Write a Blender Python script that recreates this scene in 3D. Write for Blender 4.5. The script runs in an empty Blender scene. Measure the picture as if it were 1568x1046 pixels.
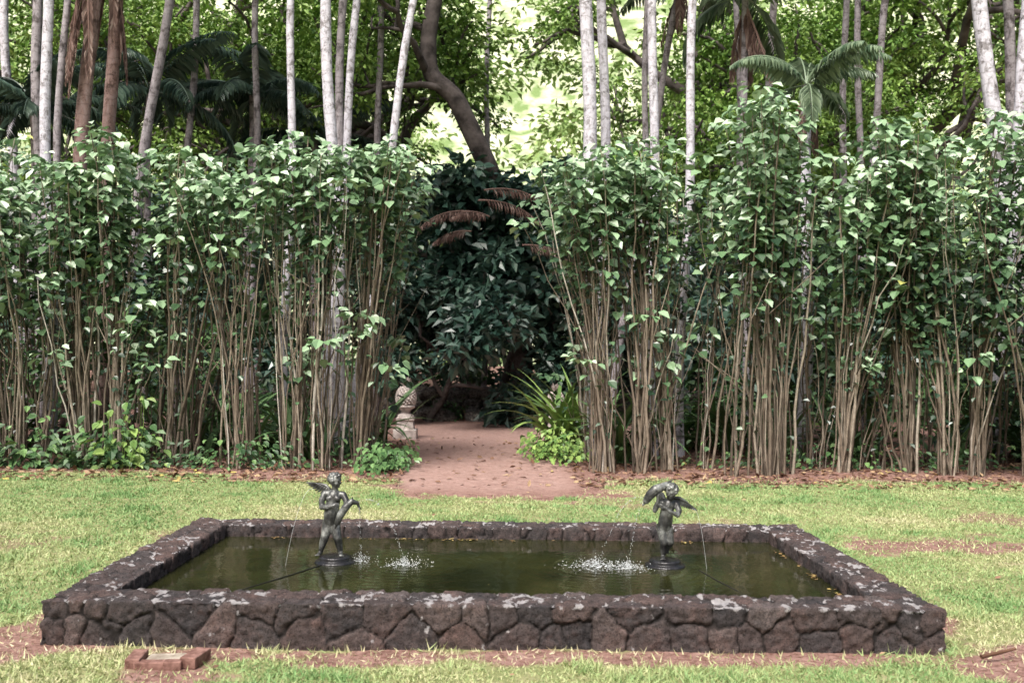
import bpy, math, random
import numpy as np
from mathutils import Vector, Matrix, noise, kdtree
rng=np.random.default_rng(11); random.seed(5)
scene=bpy.context.scene
COL=scene.collection
def U(a,b,n=None): return rng.uniform(a,b,n)
def nrm(a): return a/np.maximum(np.linalg.norm(a,axis=-1,keepdims=True),1e-9)
# ---------------------------------------------------------------- mesh helpers
class MB:
    def __init__(s): s.V=[];s.F=[];s.n=0;s.A={}
    def add(s,V,F,mi=0,**attrs):
        V=np.asarray(V,float).reshape(-1,3)
        s.V.append(V)
        for f in (F if isinstance(F,list) and len(F) and isinstance(F[0],np.ndarray) and F[0].ndim==2 else [np.asarray(F,int)]):
            s.F.append((f+s.n,mi))
        for k,v in attrs.items():
            s.A.setdefault(k,[]).append((s.n,np.broadcast_to(np.asarray(v,float),(len(V),)).copy()))
        s.n+=len(V)
    def obj(s,name,mats,parent=None,smooth=False,loc=None):
        me=bpy.data.meshes.new(name)
        V=np.concatenate(s.V); 
        me.vertices.add(len(V)); me.vertices.foreach_set('co',V.astype(np.float32).ravel())
        loops=np.concatenate([f.ravel() for f,_ in s.F]); sizes=np.concatenate([np.full(len(f),f.shape[1]) for f,_ in s.F])
        mi=np.concatenate([np.full(len(f),m) for f,m in s.F])
        me.loops.add(len(loops)); me.loops.foreach_set('vertex_index',loops.astype(np.int32))
        me.polygons.add(len(sizes)); st=np.concatenate([[0],np.cumsum(sizes)[:-1]])
        me.polygons.foreach_set('loop_start',st.astype(np.int32))
        me.polygons.foreach_set('material_index',mi.astype(np.int32))
        me.polygons.foreach_set('use_smooth',np.full(len(sizes),smooth))
        me.update(calc_edges=True)
        for k,l in s.A.items():
            a=me.attributes.new(k,'FLOAT','POINT'); d=np.zeros(len(V))
            for st0,v in l: d[st0:st0+len(v)]=v
            a.data.foreach_set('value',d.astype(np.float32))
        for m in (mats if isinstance(mats,(list,tuple)) else [mats]): me.materials.append(m)
        o=bpy.data.objects.new(name,me); COL.objects.link(o)
        if parent: o.parent=parent
        if loc: o.location=loc
        return o
def empty(name,loc=(0,0,0)):
    e=bpy.data.objects.new(name,None); e.location=loc; e.empty_display_size=.2; COL.objects.link(e); return e
def tube(mb,pts,rad,sides=6,mi=0,rnd=.5,cap=False):
    P=np.asarray(pts,float); n=len(P); R=np.broadcast_to(np.asarray(rad,float),(n,))
    T=nrm(np.gradient(P,axis=0)); ref=np.array([0,1,0.]) if abs(T[0][1])<.9 else np.array([1,0,0.])
    A=nrm(np.cross(T,ref)); B=np.cross(T,A)
    an=np.arange(sides)*2*math.pi/sides
    V=P[:,None]+R[:,None,None]*(np.cos(an)[None,:,None]*A[:,None]+np.sin(an)[None,:,None]*B[:,None])
    i=np.arange(n-1)[:,None]*sides; j=np.arange(sides)[None]; k=(j+1)%sides
    F=np.stack([i+j,i+k,i+sides+k,i+sides+j],-1).reshape(-1,4)
    mb.add(V.reshape(-1,3),F,mi,rnd=rnd)
    if cap:
        mb.F.append((np.array([list(range(sides))])+mb.n-n*sides,mi)); mb.F.append((np.array([list(range(sides))[::-1]])+mb.n-sides,mi))
def leaves(mb,P,D,N,L,W,fold=.12,droop=.15,mi=0,rnd=None,simple=False):
    P=np.asarray(P,float);n=len(P)
    if n==0: return
    D=nrm(D); S=nrm(np.cross(D,N)); N=np.cross(S,D)
    L=np.broadcast_to(L,(n,)).astype(float); W=np.broadcast_to(W,(n,)).astype(float)
    if rnd is None: rnd=U(0,1,n)
    if simple:
        T=np.array([[0,0,0],[.5,.45,fold],[0,1,-droop],[-.5,.45,fold]]); F=np.array([[0,1,2,3]])
    else:
        T=np.array([[0,0,0],[.42,.25,fold],[.42,.62,fold*.8],[0,1,-droop],[-.42,.62,fold*.8],[-.42,.25,fold]]); F=np.array([[0,1,2,3],[0,3,4,5]])
    V=P[:,None]+ (W[:,None]*T[None,:,0])[...,None]*S[:,None]+(L[:,None]*T[None,:,1])[...,None]*D[:,None]+(L[:,None]*T[None,:,2])[...,None]*N[:,None]
    FF=(np.arange(n)[:,None,None]*len(T)+F[None]).reshape(-1,F.shape[1])
    mb.add(V.reshape(-1,3),FF,mi,rnd=np.repeat(rnd,len(T)))
def clusters(mb,C,R,n,L,mi=0,flat=.6,ratio=.55,up=1.0,simple=True,shade=.5):
    C=np.asarray(C,float);m=len(C);R=np.broadcast_to(R,(m,))
    Cn=np.repeat(C,n,axis=0);Rn=np.repeat(R,n)
    d=nrm(rng.normal(size=(m*n,3))); u=U(0,1,m*n)**.45
    off=d*u[:,None]*Rn[:,None]; off[:,2]*=flat
    D=d*np.array([1,1,.4])+rng.normal(size=(m*n,3))*.5+np.array([0,0,-.25])
    N=np.array([0,-.2,up])+rng.normal(size=(m*n,3))*.45
    r=np.repeat(U(0,1,m),n)*shade+U(0,1,m*n)*(1-shade)
    l=L*U(.65,1.25,m*n)
    leaves(mb,Cn+off,D,N,l,l*ratio,mi=mi,rnd=r,simple=simple)
_T=rng.random((256,256))
def vn(x,y,s):
    x=np.asarray(x)/s+100;y=np.asarray(y)/s+100
    xi=np.floor(x).astype(int);yi=np.floor(y).astype(int);fx=x-xi;fy=y-yi
    fx=fx*fx*(3-2*fx);fy=fy*fy*(3-2*fy);g=lambda a,b:_T[a%256,b%256]
    return (g(xi,yi)*(1-fx)+g(xi+1,yi)*fx)*(1-fy)+(g(xi,yi+1)*(1-fx)+g(xi+1,yi+1)*fx)*fy
def fbm(x,y,s,o=4):
    v=0;a=.5
    for i in range(o): v=v+a*vn(x+i*7.3,y-i*3.1,s/2**i);a*=.5
    return v/(1-.5**o)
def sstep(a,b,x):
    t=np.clip((x-a)/(b-a),0,1);return t*t*(3-2*t)
# ---------------------------------------------------------------- materials
def newmat(name):
    m=bpy.data.materials.new(name);m.use_nodes=True;nt=m.node_tree;nt.nodes.clear()
    return m,nt,nt.nodes,nt.links
def node(nt,t,**k):
    n=nt.nodes.new(t)
    for a,b in k.items():
        if a in ('_in',):
            for kk,vv in b.items(): n.inputs[kk].default_value=vv
        else: setattr(n,a,b)
    return n
def ramp(nt,stops,fac):
    r=nt.nodes.new('ShaderNodeValToRGB');e=r.color_ramp.elements
    while len(e)<len(stops): e.new(.5)
    for i,(p,c) in enumerate(stops): e[i].position=p;e[i].color=(*c,1)
    nt.links.new(fac,r.inputs[0]);return r.outputs[0]
def mixc(nt,f,a,b,bt='MIX'):
    n=nt.nodes.new('ShaderNodeMix');n.data_type='RGBA';n.blend_type=bt
    for s,v in ((n.inputs[0],f),(n.inputs[6],a),(n.inputs[7],b)):
        if isinstance(v,(int,float)): s.default_value=v
        elif isinstance(v,tuple): s.default_value=(*v,1)
        else: nt.links.new(v,s)
    return n.outputs[2]
def ntex(nt,scale,detail=4,rough=.55,vec=None,dist=0):
    detail=min(detail,5)
    n=node(nt,'ShaderNodeTexNoise',_in={'Scale':scale,'Detail':detail,'Roughness':rough,'Distortion':dist})
    if vec is None:
        tc=node(nt,'ShaderNodeTexCoord');vec=tc.outputs['Object']
    nt.links.new(vec,n.inputs['Vector']);return n.outputs['Fac']
def attr(nt,name): return node(nt,'ShaderNodeAttribute',attribute_name=name).outputs['Fac']
def bump(nt,h,st,dist=.01):
    b=node(nt,'ShaderNodeBump',_in={'Strength':st,'Distance':dist});nt.links.new(h,b.inputs['Height']);return b.outputs[0]
def princ(nt,color,rough=.7,spec=.4,metal=0,nor=None):
    p=node(nt,'ShaderNodeBsdfPrincipled')
    if isinstance(color,tuple): p.inputs['Base Color'].default_value=(*color,1)
    else: nt.links.new(color,p.inputs['Base Color'])
    if isinstance(rough,(int,float)): p.inputs['Roughness'].default_value=rough
    else: nt.links.new(rough,p.inputs['Roughness'])
    p.inputs['Specular IOR Level'].default_value=spec;p.inputs['Metallic'].default_value=metal
    if nor is not None: nt.links.new(nor,p.inputs['Normal'])
    return p.outputs[0]
def out(nt,sh):
    o=node(nt,'ShaderNodeOutputMaterial');nt.links.new(sh,o.inputs[0])
def leafmat(name,stops,rough=.42,spec=.5):
    m,nt,N,L=newmat(name)
    out(nt,princ(nt,ramp(nt,stops,attr(nt,'rnd')),rough,spec));return m
def simplemat(name,c1,c2,scale=8,rough=.75,spec=.3,metal=0,bs=.3,bd=.01,lo=.35,hi=.65,bscale=None):
    m,nt,N,L=newmat(name)
    f=ntex(nt,scale,5);c=ramp(nt,[(lo,c1),(hi,c2)],f)
    h=ntex(nt,bscale or scale*5,4)
    out(nt,princ(nt,c,rough,spec,metal,bump(nt,h,bs,bd)));return m
M_hedge=leafmat('hedge_leaf',[(0,(.022,.052,.028)),(.25,(.065,.13,.06)),(.55,(.17,.295,.145)),(.85,(.33,.48,.29)),(.985,(.47,.6,.42)),(1,(.5,.52,.16))],.33,.75)  # pale stops also paint the bright gloss on crown tops into the colour
M_hedge_d=leafmat('hedge_leaf_shade_tone',[(0,(.014,.036,.02)),(.5,(.045,.10,.045)),(1,(.14,.24,.12))],.38,.6)  # darker copy of the hedge leaf, back-row shade put into its colour
M_canopy=leafmat('canopy_leaf',[(0,(.045,.10,.02)),(.35,(.115,.225,.04)),(.8,(.28,.43,.10)),(1,(.44,.6,.2))],.5,.3)
M_dark=leafmat('broad_dark_leaf',[(0,(.016,.045,.036)),(.6,(.05,.11,.08)),(1,(.12,.21,.15))],.33,.7)
M_under=leafmat('undergrowth_leaf',[(0,(.025,.065,.025)),(.6,(.07,.15,.052)),(1,(.18,.31,.11))],.45,.4)
M_strap=leafmat('strap_leaf',[(0,(.045,.11,.035)),(1,(.18,.32,.12))],.4,.5)
M_lime=leafmat('lime_leaf',[(0,(.09,.19,.045)),(1,(.32,.46,.13))],.4,.5)
M_palm=leafmat('palm_leaf',[(0,(.06,.11,.06)),(1,(.26,.34,.22))],.4,.6)
M_palmd=leafmat('palm_leaf_dark',[(0,(.02,.045,.035)),(1,(.085,.14,.10))],.4,.5)
M_dead=leafmat('dead_leaf',[(0,(.12,.075,.065)),(.6,(.27,.175,.15)),(1,(.46,.35,.31))],.7,.2)
M_litter=leafmat('litter_leaf',[(0,(.08,.04,.025)),(.6,(.26,.15,.1)),(.95,(.45,.33,.2)),(1,(.5,.42,.12))],.7,.2)
M_pool_litter=leafmat('floating_leaf',[(0,(.10,.06,.03)),(.6,(.26,.17,.07)),(1,(.46,.38,.14))],.6,.3)
def stemmat():
    m,nt,N,L=newmat('stem_bark')
    c=ramp(nt,[(0,(.08,.066,.053)),(.5,(.26,.21,.165)),(.85,(.44,.385,.315)),(1,(.62,.58,.52))],attr(nt,'rnd'))
    f=ramp(nt,[(.3,(.45,.45,.42)),(.7,(1.15,1.15,1.15))],ntex(nt,7,4,.7));c=mixc(nt,1.0,c,f,'MULTIPLY')
    out(nt,princ(nt,c,.8,.25));return m
M_stem=stemmat()
def palmtrunk(name,ca,cb,cc):
    m,nt,N,L=newmat(name)
    tc=node(nt,'ShaderNodeTexCoord');mp=node(nt,'ShaderNodeMapping');mp.inputs['Scale'].default_value=(1,1,.45)
    L.new(tc.outputs['Object'],mp.inputs[0])
    f=ntex(nt,9,5,.8,mp.outputs[0],.8);c=ramp(nt,[(.36,ca),(.46,cb),(.7,cc)],f)
    w=node(nt,'ShaderNodeTexWave',bands_direction='Z',_in={'Scale':1.7,'Distortion':5,'Detail':3,'Detail Scale':3})
    L.new(tc.outputs['Object'],w.inputs[0])
    r=ramp(nt,[(0,(.6,.58,.56)),(.1,(1,1,1)),(1,(1,1,1))],w.outputs['Fac'])
    c=mixc(nt,.6,c,r,'MULTIPLY')
    b=ramp(nt,[(.40,(.3,.28,.26)),(.47,(1,1,1))],ntex(nt,3.2,5,.8))
    c=mixc(nt,.85,c,b,'MULTIPLY')
    out(nt,princ(nt,c,.8,.2,0,bump(nt,ntex(nt,35,4),.4,.01)));return m
M_tw=palmtrunk('pale_palm_bark',(.22,.2,.2),(.58,.56,.63),(.85,.83,.9))
M_tg=palmtrunk('grey_palm_bark',(.11,.10,.105),(.3,.27,.29),(.48,.45,.48))
M_tr=palmtrunk('red_palm_bark',(.13,.08,.07),(.29,.19,.17),(.4,.30,.29))
M_bark=simplemat('tree_bark',(.04,.034,.032),(.16,.135,.13),3,.9,.2,0,.7,.03)
# ---------------------------------------------------------------- ground
PX0,PX1,PY0,PY1,PW=-2.53,2.48,5.55,8.42,.30
def dirt(x,y):
    x=np.asarray(x,float);y=np.asarray(y,float)
    n=fbm(x,y,1.6)-.5;n2=fbm(x+30,y,.35,3)-.5
    def el(cx,cy,rx,ry,s=1.):
        return s*(1-np.sqrt(((x-cx)/rx)**2+((y-cy)/ry)**2))
    bed=sstep(12.7,13.5,y+n*1.5+.5*n2)
    bed=np.where(x<-3.6,sstep(13.4,13.9,y+n*.8),bed)
    bed=np.where(x>4.5,sstep(13.2,13.9,y+n*.9),bed)
    fan=sstep(0,.5,el(.1,13.0,2.1,1.9)+n*1.2+n2*.9)
    d=np.maximum(bed,fan)
    pts=[(4.1,8.8,1.0,.7,.8),(5.2,10.4,.8,.6,.6),(-2.95,5.5,.9,.5,1),(-4.4,8.4,1.0,.7,.5),(3.1,5.3,1.0,.4,1),(0.3,5.42,3.1,.22,.9),(2.3,9.8,.7,.5,.6),(-2.75,6.9,.14,1.4,.8),(2.7,6.9,.18,1.5,.9),(-1.7,5.15,.45,.3,.9),(1.3,11.2,.8,.6,.5),(-1,9.0,2,.3,.5)]
    for cx,cy,rx,ry,s in pts: d=np.maximum(d,s*sstep(0,.7,el(cx,cy,rx,ry)+n*1.3+n2*1.8))
    return np.clip(d,0,1)
def pathm(x,y):
    n=(fbm(x,y,1.2)-.5)*.5
    t=np.clip((y-13)/11,0,1); xl=-1.25-.95*t; xr=.95-.1*t
    a=sstep(-.15,.15,x-xl+n)*sstep(-.15,.15,xr-x+n)*sstep(11.6,12.9,y+n)*(y<25)
    b=sstep(-.4,.4,y-21.6+n)*sstep(-.4,.4,25.2-y+n)*sstep(-.5,.5,7-abs(x))
    return np.maximum(a,b)
def axis(segs):
    o=[]
    for a,b,s in segs: o+=list(np.arange(a,b,s))
    o.append(segs[-1][1]);return np.array(o)
xs=axis([(-400,-60,40),(-60,-12,4),(-12,-7,.3),(-7,7,.07),(7,12,.3),(12,60,4),(60,400,40)])
ys=axis([(-60,0,6),(0,4.5,.5),(4.5,14.5,.07),(14.5,28,.2),(28,60,2),(60,500,40)])
def gz(x,y):
    near=sstep(60,20,y)
    return (fbm(x,y,2.5)-.5)*.05*near+(fbm(x,y,.3,3)-.5)*.018*near-.004+sstep(28,60,y)*1.2
X,Y=np.meshgrid(xs,ys);Z=gz(X,Y)
inp=(X>PX0+.1)&(X<PX1-.1)&(Y>PY0+.1)&(Y<PY1-.1);Z=np.where(inp,-.35,Z)
nx=len(xs);i=np.arange(len(ys)-1)[:,None]*nx;j=np.arange(nx-1)[None]
F=np.stack([i+j,i+j+1,i+nx+j+1,i+nx+j],-1).reshape(-1,4)
g=MB();g.add(np.stack([X,Y,Z],-1).reshape(-1,3),F,0,dirt=dirt(X,Y).ravel(),path=pathm(X,Y).ravel())
def groundmat():
    m,nt,N,L=newmat('lawn_and_red_dirt')
    gr=ramp(nt,[(.3,(.14,.18,.065)),(.5,(.25,.27,.12)),(.7,(.38,.34,.2))],ntex(nt,5,5,.8))
    di=ramp(nt,[(.3,(.17,.095,.08)),(.5,(.30,.18,.15)),(.7,(.43,.29,.25))],ntex(nt,4,5,.8))
    lit=ramp(nt,[(.42,(.35,.25,.2)),(.5,(1,1,1))],ntex(nt,30,4,.7))
    di=mixc(nt,.6,di,lit,'MULTIPLY')
    pa=ramp(nt,[(.3,(.29,.175,.15)),(.7,(.48,.33,.29))],ntex(nt,6,5,.8))
    pa=mixc(nt,.5,pa,ramp(nt,[(.38,(.3,.25,.2)),(.47,(1,1,1))],ntex(nt,22,4,.75)),'MULTIPLY')
    d=attr(nt,'dirt');ma=node(nt,'ShaderNodeMath',operation='ADD');L.new(d,ma.inputs[0])
    nn=node(nt,'ShaderNodeMath',operation='MULTIPLY_ADD');L.new(ntex(nt,14,5,.7),nn.inputs[0]);nn.inputs[1].default_value=1.4;nn.inputs[2].default_value=-.7
    L.new(nn.outputs[0],ma.inputs[1]);ma.use_clamp=True
    fr=ramp(nt,[(.3,(0,0,0)),(.75,(1,1,1))],ma.outputs[0])
    c=mixc(nt,fr,gr,di);c=mixc(nt,attr(nt,'path'),c,pa)
    out(nt,princ(nt,c,.95,.15,0,bump(nt,ntex(nt,45,5,.75),.7,.02)));return m
M_ground=groundmat()
g.obj('ground',M_ground,smooth=True)
# grass blades
n=390000
y=4.4+ (U(0,1,n)**1.25)*9.4; x=U(-1,1,n)*(y*.56+.7)
out_pool=~((x>PX0-.02)&(x<PX1+.02)&(y>PY0-.02)&(y<PY1+.02))
dd=dirt(x,y)*.93+pathm(x,y)
keep=out_pool&(U(0,1,n)>dd)&(U(0,1,n)<.2+1.5*fbm(x,y,.22,3)**1.5)
x=x[keep];y=y[keep];n=len(x)
P=np.stack([x,y,gz(x,y)-.003],-1)
az=U(0,2*math.pi,n);tilt=U(.25,1.4,n)
D=np.stack([np.cos(az)*np.sin(tilt),np.sin(az)*np.sin(tilt),np.cos(tilt)],-1)
tuft=sstep(.58,.75,fbm(x+50,y,.35,2))
edge=np.exp(-np.maximum(0,PY0-y)*9)*(y<PY0)*(abs(x)<2.6)
Lb=U(.016,.045,n)*(.7+.5*fbm(x,y,.9))*(1+tuft*.9+edge*.7)
Wb=U(.0022,.0042,n)*(1+y*.09)
S=nrm(np.cross(D,rng.normal(size=(n,3))))
V=np.stack([P-S*Wb[:,None],P+S*Wb[:,None],P+D*Lb[:,None]],1)
pat=np.clip((fbm(x+9,y+4,1.1)-.5)*2.2+.62+.3*sstep(3,6.5,x)+.3*sstep(10.5,12.5,y)*(x<-1),0,1)
r=np.clip(pat*.6+tuft*.2+U(0,1,n)*.4-.3*np.clip(dirt(x,y)*1.2,0,1),0,1)
g=MB();g.add(V.reshape(-1,3),np.arange(3*n).reshape(-1,3),0,rnd=np.repeat(r,3))
M_grass=leafmat('grass_blade',[(0,(.58,.52,.36)),(.3,(.50,.50,.28)),(.55,(.37,.45,.2)),(.8,(.255,.38,.155)),(1,(.17,.31,.11))],.6,.3)
g.obj('lawn_grass',M_grass)
# leaf litter
n=9000;y=U(12.6,20,n);x=U(-1,1,n)*(y*.6);k=(pathm(x,y)<.5)|(U(0,1,n)<.12);x=x[k];y=y[k]
n2=190;y=np.concatenate([y,U(4.8,12.8,n2)]);x=np.concatenate([x,U(-6,6,n2)])
k=~((x>PX0)&(x<PX1)&(y>PY0)&(y<PY1));x=x[k];y=y[k];n=len(x)
D=rng.normal(size=(n,3))*np.array([1,1,.15]);g=MB()
l=U(.05,.13,n)*np.where(y<12.6,.5,1);leaves(g,np.stack([x,y,gz(x,y)+.012],-1),D,np.array([0,0,1])+rng.normal(size=(n,3))*.35,l,l*.5,droop=-.1)
g.obj('leaf_litter',M_litter)
# ---------------------------------------------------------------- stone pool
oc=[(PX0,PY0),(PX1,PY0),(PX1,PY1),(PX0,PY1)]
ic=[(PX0+PW,PY0+PW),(PX1-PW,PY0+PW),(PX1-PW,PY1-PW),(PX0+PW,PY1-PW)]
seeds=[];H=.235
for a in range(4):
    A=Vector(oc[a]+(0,));B=Vector(oc[(a+1)%4]+(0,));d=(B-A);Ln=d.length;d.normalize();inn=Vector((-d.y,d.x,0))
    for z,off,sp in ((.185,.05,.27),(.05,.0,.22),(.225,.20,.22),(.21,.29,.2),(.07,.31,.2)):
        t=.06
        while t<Ln-.03:
            p=A+d*t+inn*(off+random.uniform(-.025,.025));p.z=z+random.uniform(-.035,.025);seeds.append(p)
            t+=sp*random.uniform(.5,1.55)
kd=kdtree.KDTree(len(seeds))
for q,s in enumerate(seeds): kd.insert(s,q)
kd.balance();cellr=[random.random() for _ in seeds]
prof=[]
for z in np.linspace(-.06,H,28): prof.append((0,z,0))
for t in np.linspace(0,1,28)[1:]: prof.append((t,H,1))
for z in np.linspace(H,-.2,22)[1:]: prof.append((1,z,2))
g=MB()
for a in range(4):
    A=Vector(oc[a]);B=Vector(oc[(a+1)%4]);Ai=Vector(ic[a]);Bi=Vector(ic[(a+1)%4])
    d=(B-A).normalized();on=Vector((d.y,-d.x));pv=(A-Vector(oc[a-1])).normalized();onp=Vector((pv.y,-pv.x))
    nxd=(Vector(oc[(a+2)%4])-B).normalized();onn=Vector((nxd.y,-nxd.x))
    nc=int((B-A).length/.0105);V=[];E=[];C=[];Wt=[]
    for c in range(nc+1):
        u=c/nc;o=A.lerp(B,u);ii=Ai.lerp(Bi,u);nn=on
        if c==0: nn=(on+onp)*.7071
        if c==nc: nn=(on+onn)*.7071
        for pi,(t,z,k) in enumerate(prof):
            p2=o.lerp(ii,t);p=Vector((p2.x,p2.y,z))
            if k==0: N=Vector((nn.x,nn.y,0))
            elif k==1: N=Vector((0,0,1))
            else: N=Vector((-nn.x,-nn.y,0))
            if pi==27: N=Vector((nn.x*.7,nn.y*.7,.7))
            if pi==54: N=Vector((-nn.x*.7,-nn.y*.7,.7))
            pw=p+noise.noise_vector(p*9)*.028+noise.noise_vector(p*30)*.011
            (c1,i1,d1),(c2,i2,d2)=kd.find_n(pw,2)
            e=min(1,(d2-d1)/.024);e=e*e*(3-2*e)
            fine=noise.fractal(p*26,.8,2.1,5);crs=noise.noise(p*6)
            dis=.018*e-.015+.011*fine+.008*crs+(cellr[i1]-.5)*.016
            V.append(p+N*dis);E.append(e);C.append(cellr[i1])
            nz=noise.fractal(p*14+Vector((5,5,5)),.8,2.1,5);n3=noise.noise(p*4.5+Vector((3,9,1)))
            top=1 if (k==1 or pi==27) else (max(0,(z-(H-.03+.03*n3))/.022) if k==0 else 0)
            w=0
            if top>0:
                rim=.4*max(0,1-t*6)*(.6+n3) if k==1 else .4*(.6+n3)
                w=min(1,top)*max(0,min(1,(.6-e)*1.0+nz*1.3+n3*.9+.10+rim))
            elif k==0: w=max(0,(nz+.3*n3-.6)*2.2)
            Wt.append(min(1,w))
    V=np.array([tuple(v) for v in V]);m_=len(prof)
    i=np.arange(nc)[:,None]*m_;j=np.arange(m_-1)[None]
    F=np.stack([i+j,i+m_+j,i+m_+j+1,i+j+1],-1).reshape(-1,4)
    g.add(V,F,0,edge=np.array(E),cell=np.array(C),white=np.array(Wt))
def wallmat():
    m,nt,N,L=newmat('lava_rock')
    c=ramp(nt,[(0,(.045,.043,.046)),(.35,(.08,.07,.07)),(.7,(.105,.076,.07)),(.85,(.13,.09,.08)),(1,(.16,.135,.13))],attr(nt,'cell'))
    c=mixc(nt,.4,c,ramp(nt,[(.35,(.038,.038,.042)),(.5,(.09,.075,.073)),(.68,(.2,.125,.11))],ntex(nt,5,5,.8)))
    c=mixc(nt,.85,c,ramp(nt,[(.3,(.3,.29,.29)),(.7,(1.9,1.85,1.85))],ntex(nt,24,5,.85)),'MULTIPLY')
    c=mixc(nt,.75,c,ramp(nt,[(.36,(.12,.12,.12)),(.46,(1,1,1))],ntex(nt,110,3,.65)),'MULTIPLY')
    c=mixc(nt,ramp(nt,[(0,(.9,.9,.9)),(.3,(.6,.6,.6)),(.6,(0,0,0))],attr(nt,'edge')),c,(.02,.017,.016))
    w=node(nt,'ShaderNodeMath',operation='ADD');L.new(attr(nt,'white'),w.inputs[0])
    q=node(nt,'ShaderNodeMath',operation='MULTIPLY_ADD');L.new(ntex(nt,50,5,.85),q.inputs[0]);q.inputs[1].default_value=1.9;q.inputs[2].default_value=-.95;L.new(q.outputs[0],w.inputs[1])
    f=ramp(nt,[(.38,(0,0,0)),(.68,(1,1,1))],w.outputs[0])
    c=mixc(nt,f,c,mixc(nt,ntex(nt,25,4),(.27,.255,.26),(.62,.6,.61)))
    out(nt,princ(nt,c,.85,.3,0,bump(nt,ntex(nt,80,5,.8),1.0,.02)));return m
M_wall=wallmat()
basin=empty('stone_garden_pool')
g.obj('lava_rock_wall',M_wall,basin,smooth=True)
g=MB();g.add([(PX0+.2,PY0+.2,-.2),(PX1-.2,PY0+.2,-.2),(PX1-.2,PY1-.2,-.2),(PX0+.2,PY1-.2,-.2)],[[0,1,2,3]])
g.obj('pool_floor',simplemat('pool_floor',(.02,.02,.01),(.05,.05,.02)),basin)
# water
WZ=.14;SP=[(-.67,7.08,1),(-1.0,7.2,.7),(.72,7.12,1),(.92,7.06,1),(-1.5,7.0,.3),(1.46,7.05,.3)]
xs=np.arange(PX0+.25,PX1-.23,.02);ys=np.arange(PY0+.25,PY1-.23,.02);X,Y=np.meshgrid(xs,ys);Z=np.full_like(X,WZ)
for cx,cy,a in SP:
    r=np.hypot(X-cx,Y-cy);Z+=a*.0014*np.sin(r*75+cx*9)*np.exp(-r*2.8)*np.clip(r*8,0,1)
Z+=(fbm(X,Y,.12,3)-.5)*.0018
nx=len(xs);i=np.arange(len(ys)-1)[:,None]*nx;j=np.arange(nx-1)[None]
g=MB();g.add(np.stack([X,Y,Z],-1).reshape(-1,3),np.stack([i+j,i+j+1,i+nx+j+1,i+nx+j],-1).reshape(-1,4))
m,nt,N,L=newmat('murky_pond_water')
c=ramp(nt,[(.35,(.012,.014,.005)),(.65,(.038,.040,.013))],ntex(nt,1.3,4,.6))
p=princ(nt,c,.03,.6,0,bump(nt,ntex(nt,30,3,.5),.07,.01));out(nt,p)
g.obj('pool_water',m,smooth=True)
# foam, drops, jets
def ell(mb,c,r,basis=None,seg=10,rings=7,mi=0):
    th=np.linspace(0,math.pi,rings+1)[1:-1];ph=np.arange(seg)*2*math.pi/seg
    V=[(0,0,1)]+[(math.sin(t)*math.cos(p),math.sin(t)*math.sin(p),math.cos(t)) for t in th for p in ph]+[(0,0,-1)]
    V=np.array(V)*np.asarray(r,float)
    if basis is not None: V=V@np.array(basis.to_3x3()).T
    V=V+np.array(c);F3=[];F4=[]
    for k in range(seg):
        F3.append([0,1+k,1+(k+1)%seg]);b=1+(rings-2)*seg;F3.append([b+(k+1)%seg,b+k,len(V)-1])
    for q in range(rings-2):
        for k in range(seg):
            a=1+q*seg+k;b=1+q*seg+(k+1)%seg;F4.append([a,a+seg,b+seg,b])
    mb.add(V,[np.array(F3),np.array(F4)],mi)
g=MB()
for cx,cy,s,nn in ((-.67,7.08,.12,300),(-1.0,7.2,.07,150),(.68,7.12,.17,450),(.9,7.05,.12,350)):
    for k in range(nn):
        a=random.uniform(0,6.28);rr=abs(random.gauss(0,s*.6));r_=random.uniform(.0008,.0026)
        hz=abs(random.gauss(0,.03))*math.exp(-rr*6)
        flat=hz<.01
        ell(g,(cx+rr*math.cos(a)*1.4,cy+rr*math.sin(a)*.8,WZ+(.001 if flat else hz)),(r_*(3.4 if flat else 1),r_*(2 if flat else 1),r_*(.5 if flat else random.uniform(1,2.5))),seg=6,rings=4)
def jet(p0,p1,rise,dots=False):
    p0=np.array(p0);p1=np.array(p1);t=np.linspace(0,1,26)[:,None]
    P=p0+(p1-p0)*t;P[:,2]=p0[2]+(p1[2]-p0[2])*t[:,0]**2+rise*4*t[:,0]*(1-t[:,0])
    if dots:
        for q in range(70):
            tt=random.random()**.7;z=p0[2]+(p1[2]-p0[2])*tt**2+rise*4*tt*(1-tt)
            c=p0+(p1-p0)*tt;ell(g,(c[0]+random.gauss(0,.006),c[1]+random.gauss(0,.006),z),(.0013,.0013,.004),seg=5,rings=4)
    else: tube(g,P,.0008,4)
jet((-1.33,7.12,.66),(-1.5,7.0,WZ),.03);jet((-1.02,7.1,.58),(-1.0,7.2,WZ),.01,True);jet((-.99,7.1,.58),(-.67,7.08,WZ),.05,True)
jet((1.05,7.1,.62),(.9,7.05,WZ),.02,True);jet((1.03,7.1,.62),(.7,7.12,WZ),.05,True);jet((1.36,7.1,.55),(1.46,7.05,WZ),.03)
m,nt,N,L=newmat('splashing_water');p=node(nt,'ShaderNodeBsdfPrincipled',_in={'Base Color':(.7,.74,.76,1),'Roughness':.15,'IOR':1.33});out(nt,p.outputs[0])
g.obj('fountain_splash',m,smooth=True)
g=MB();tube(g,[(-1.25,7.05,WZ+.002),(-1.4,6.7,WZ+.003),(-1.6,6.3,WZ+.001),(-1.7,6.15,WZ-.008)],.004,6);tube(g,[(1.4,7.0,WZ+.002),(1.45,6.7,WZ+.002),(1.52,6.4,WZ),(1.55,6.2,WZ-.01)],.004,6)
g.obj('water_hose',simplemat('black_rubber',(.01,.01,.01),(.02,.02,.02)),smooth=True)
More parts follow.
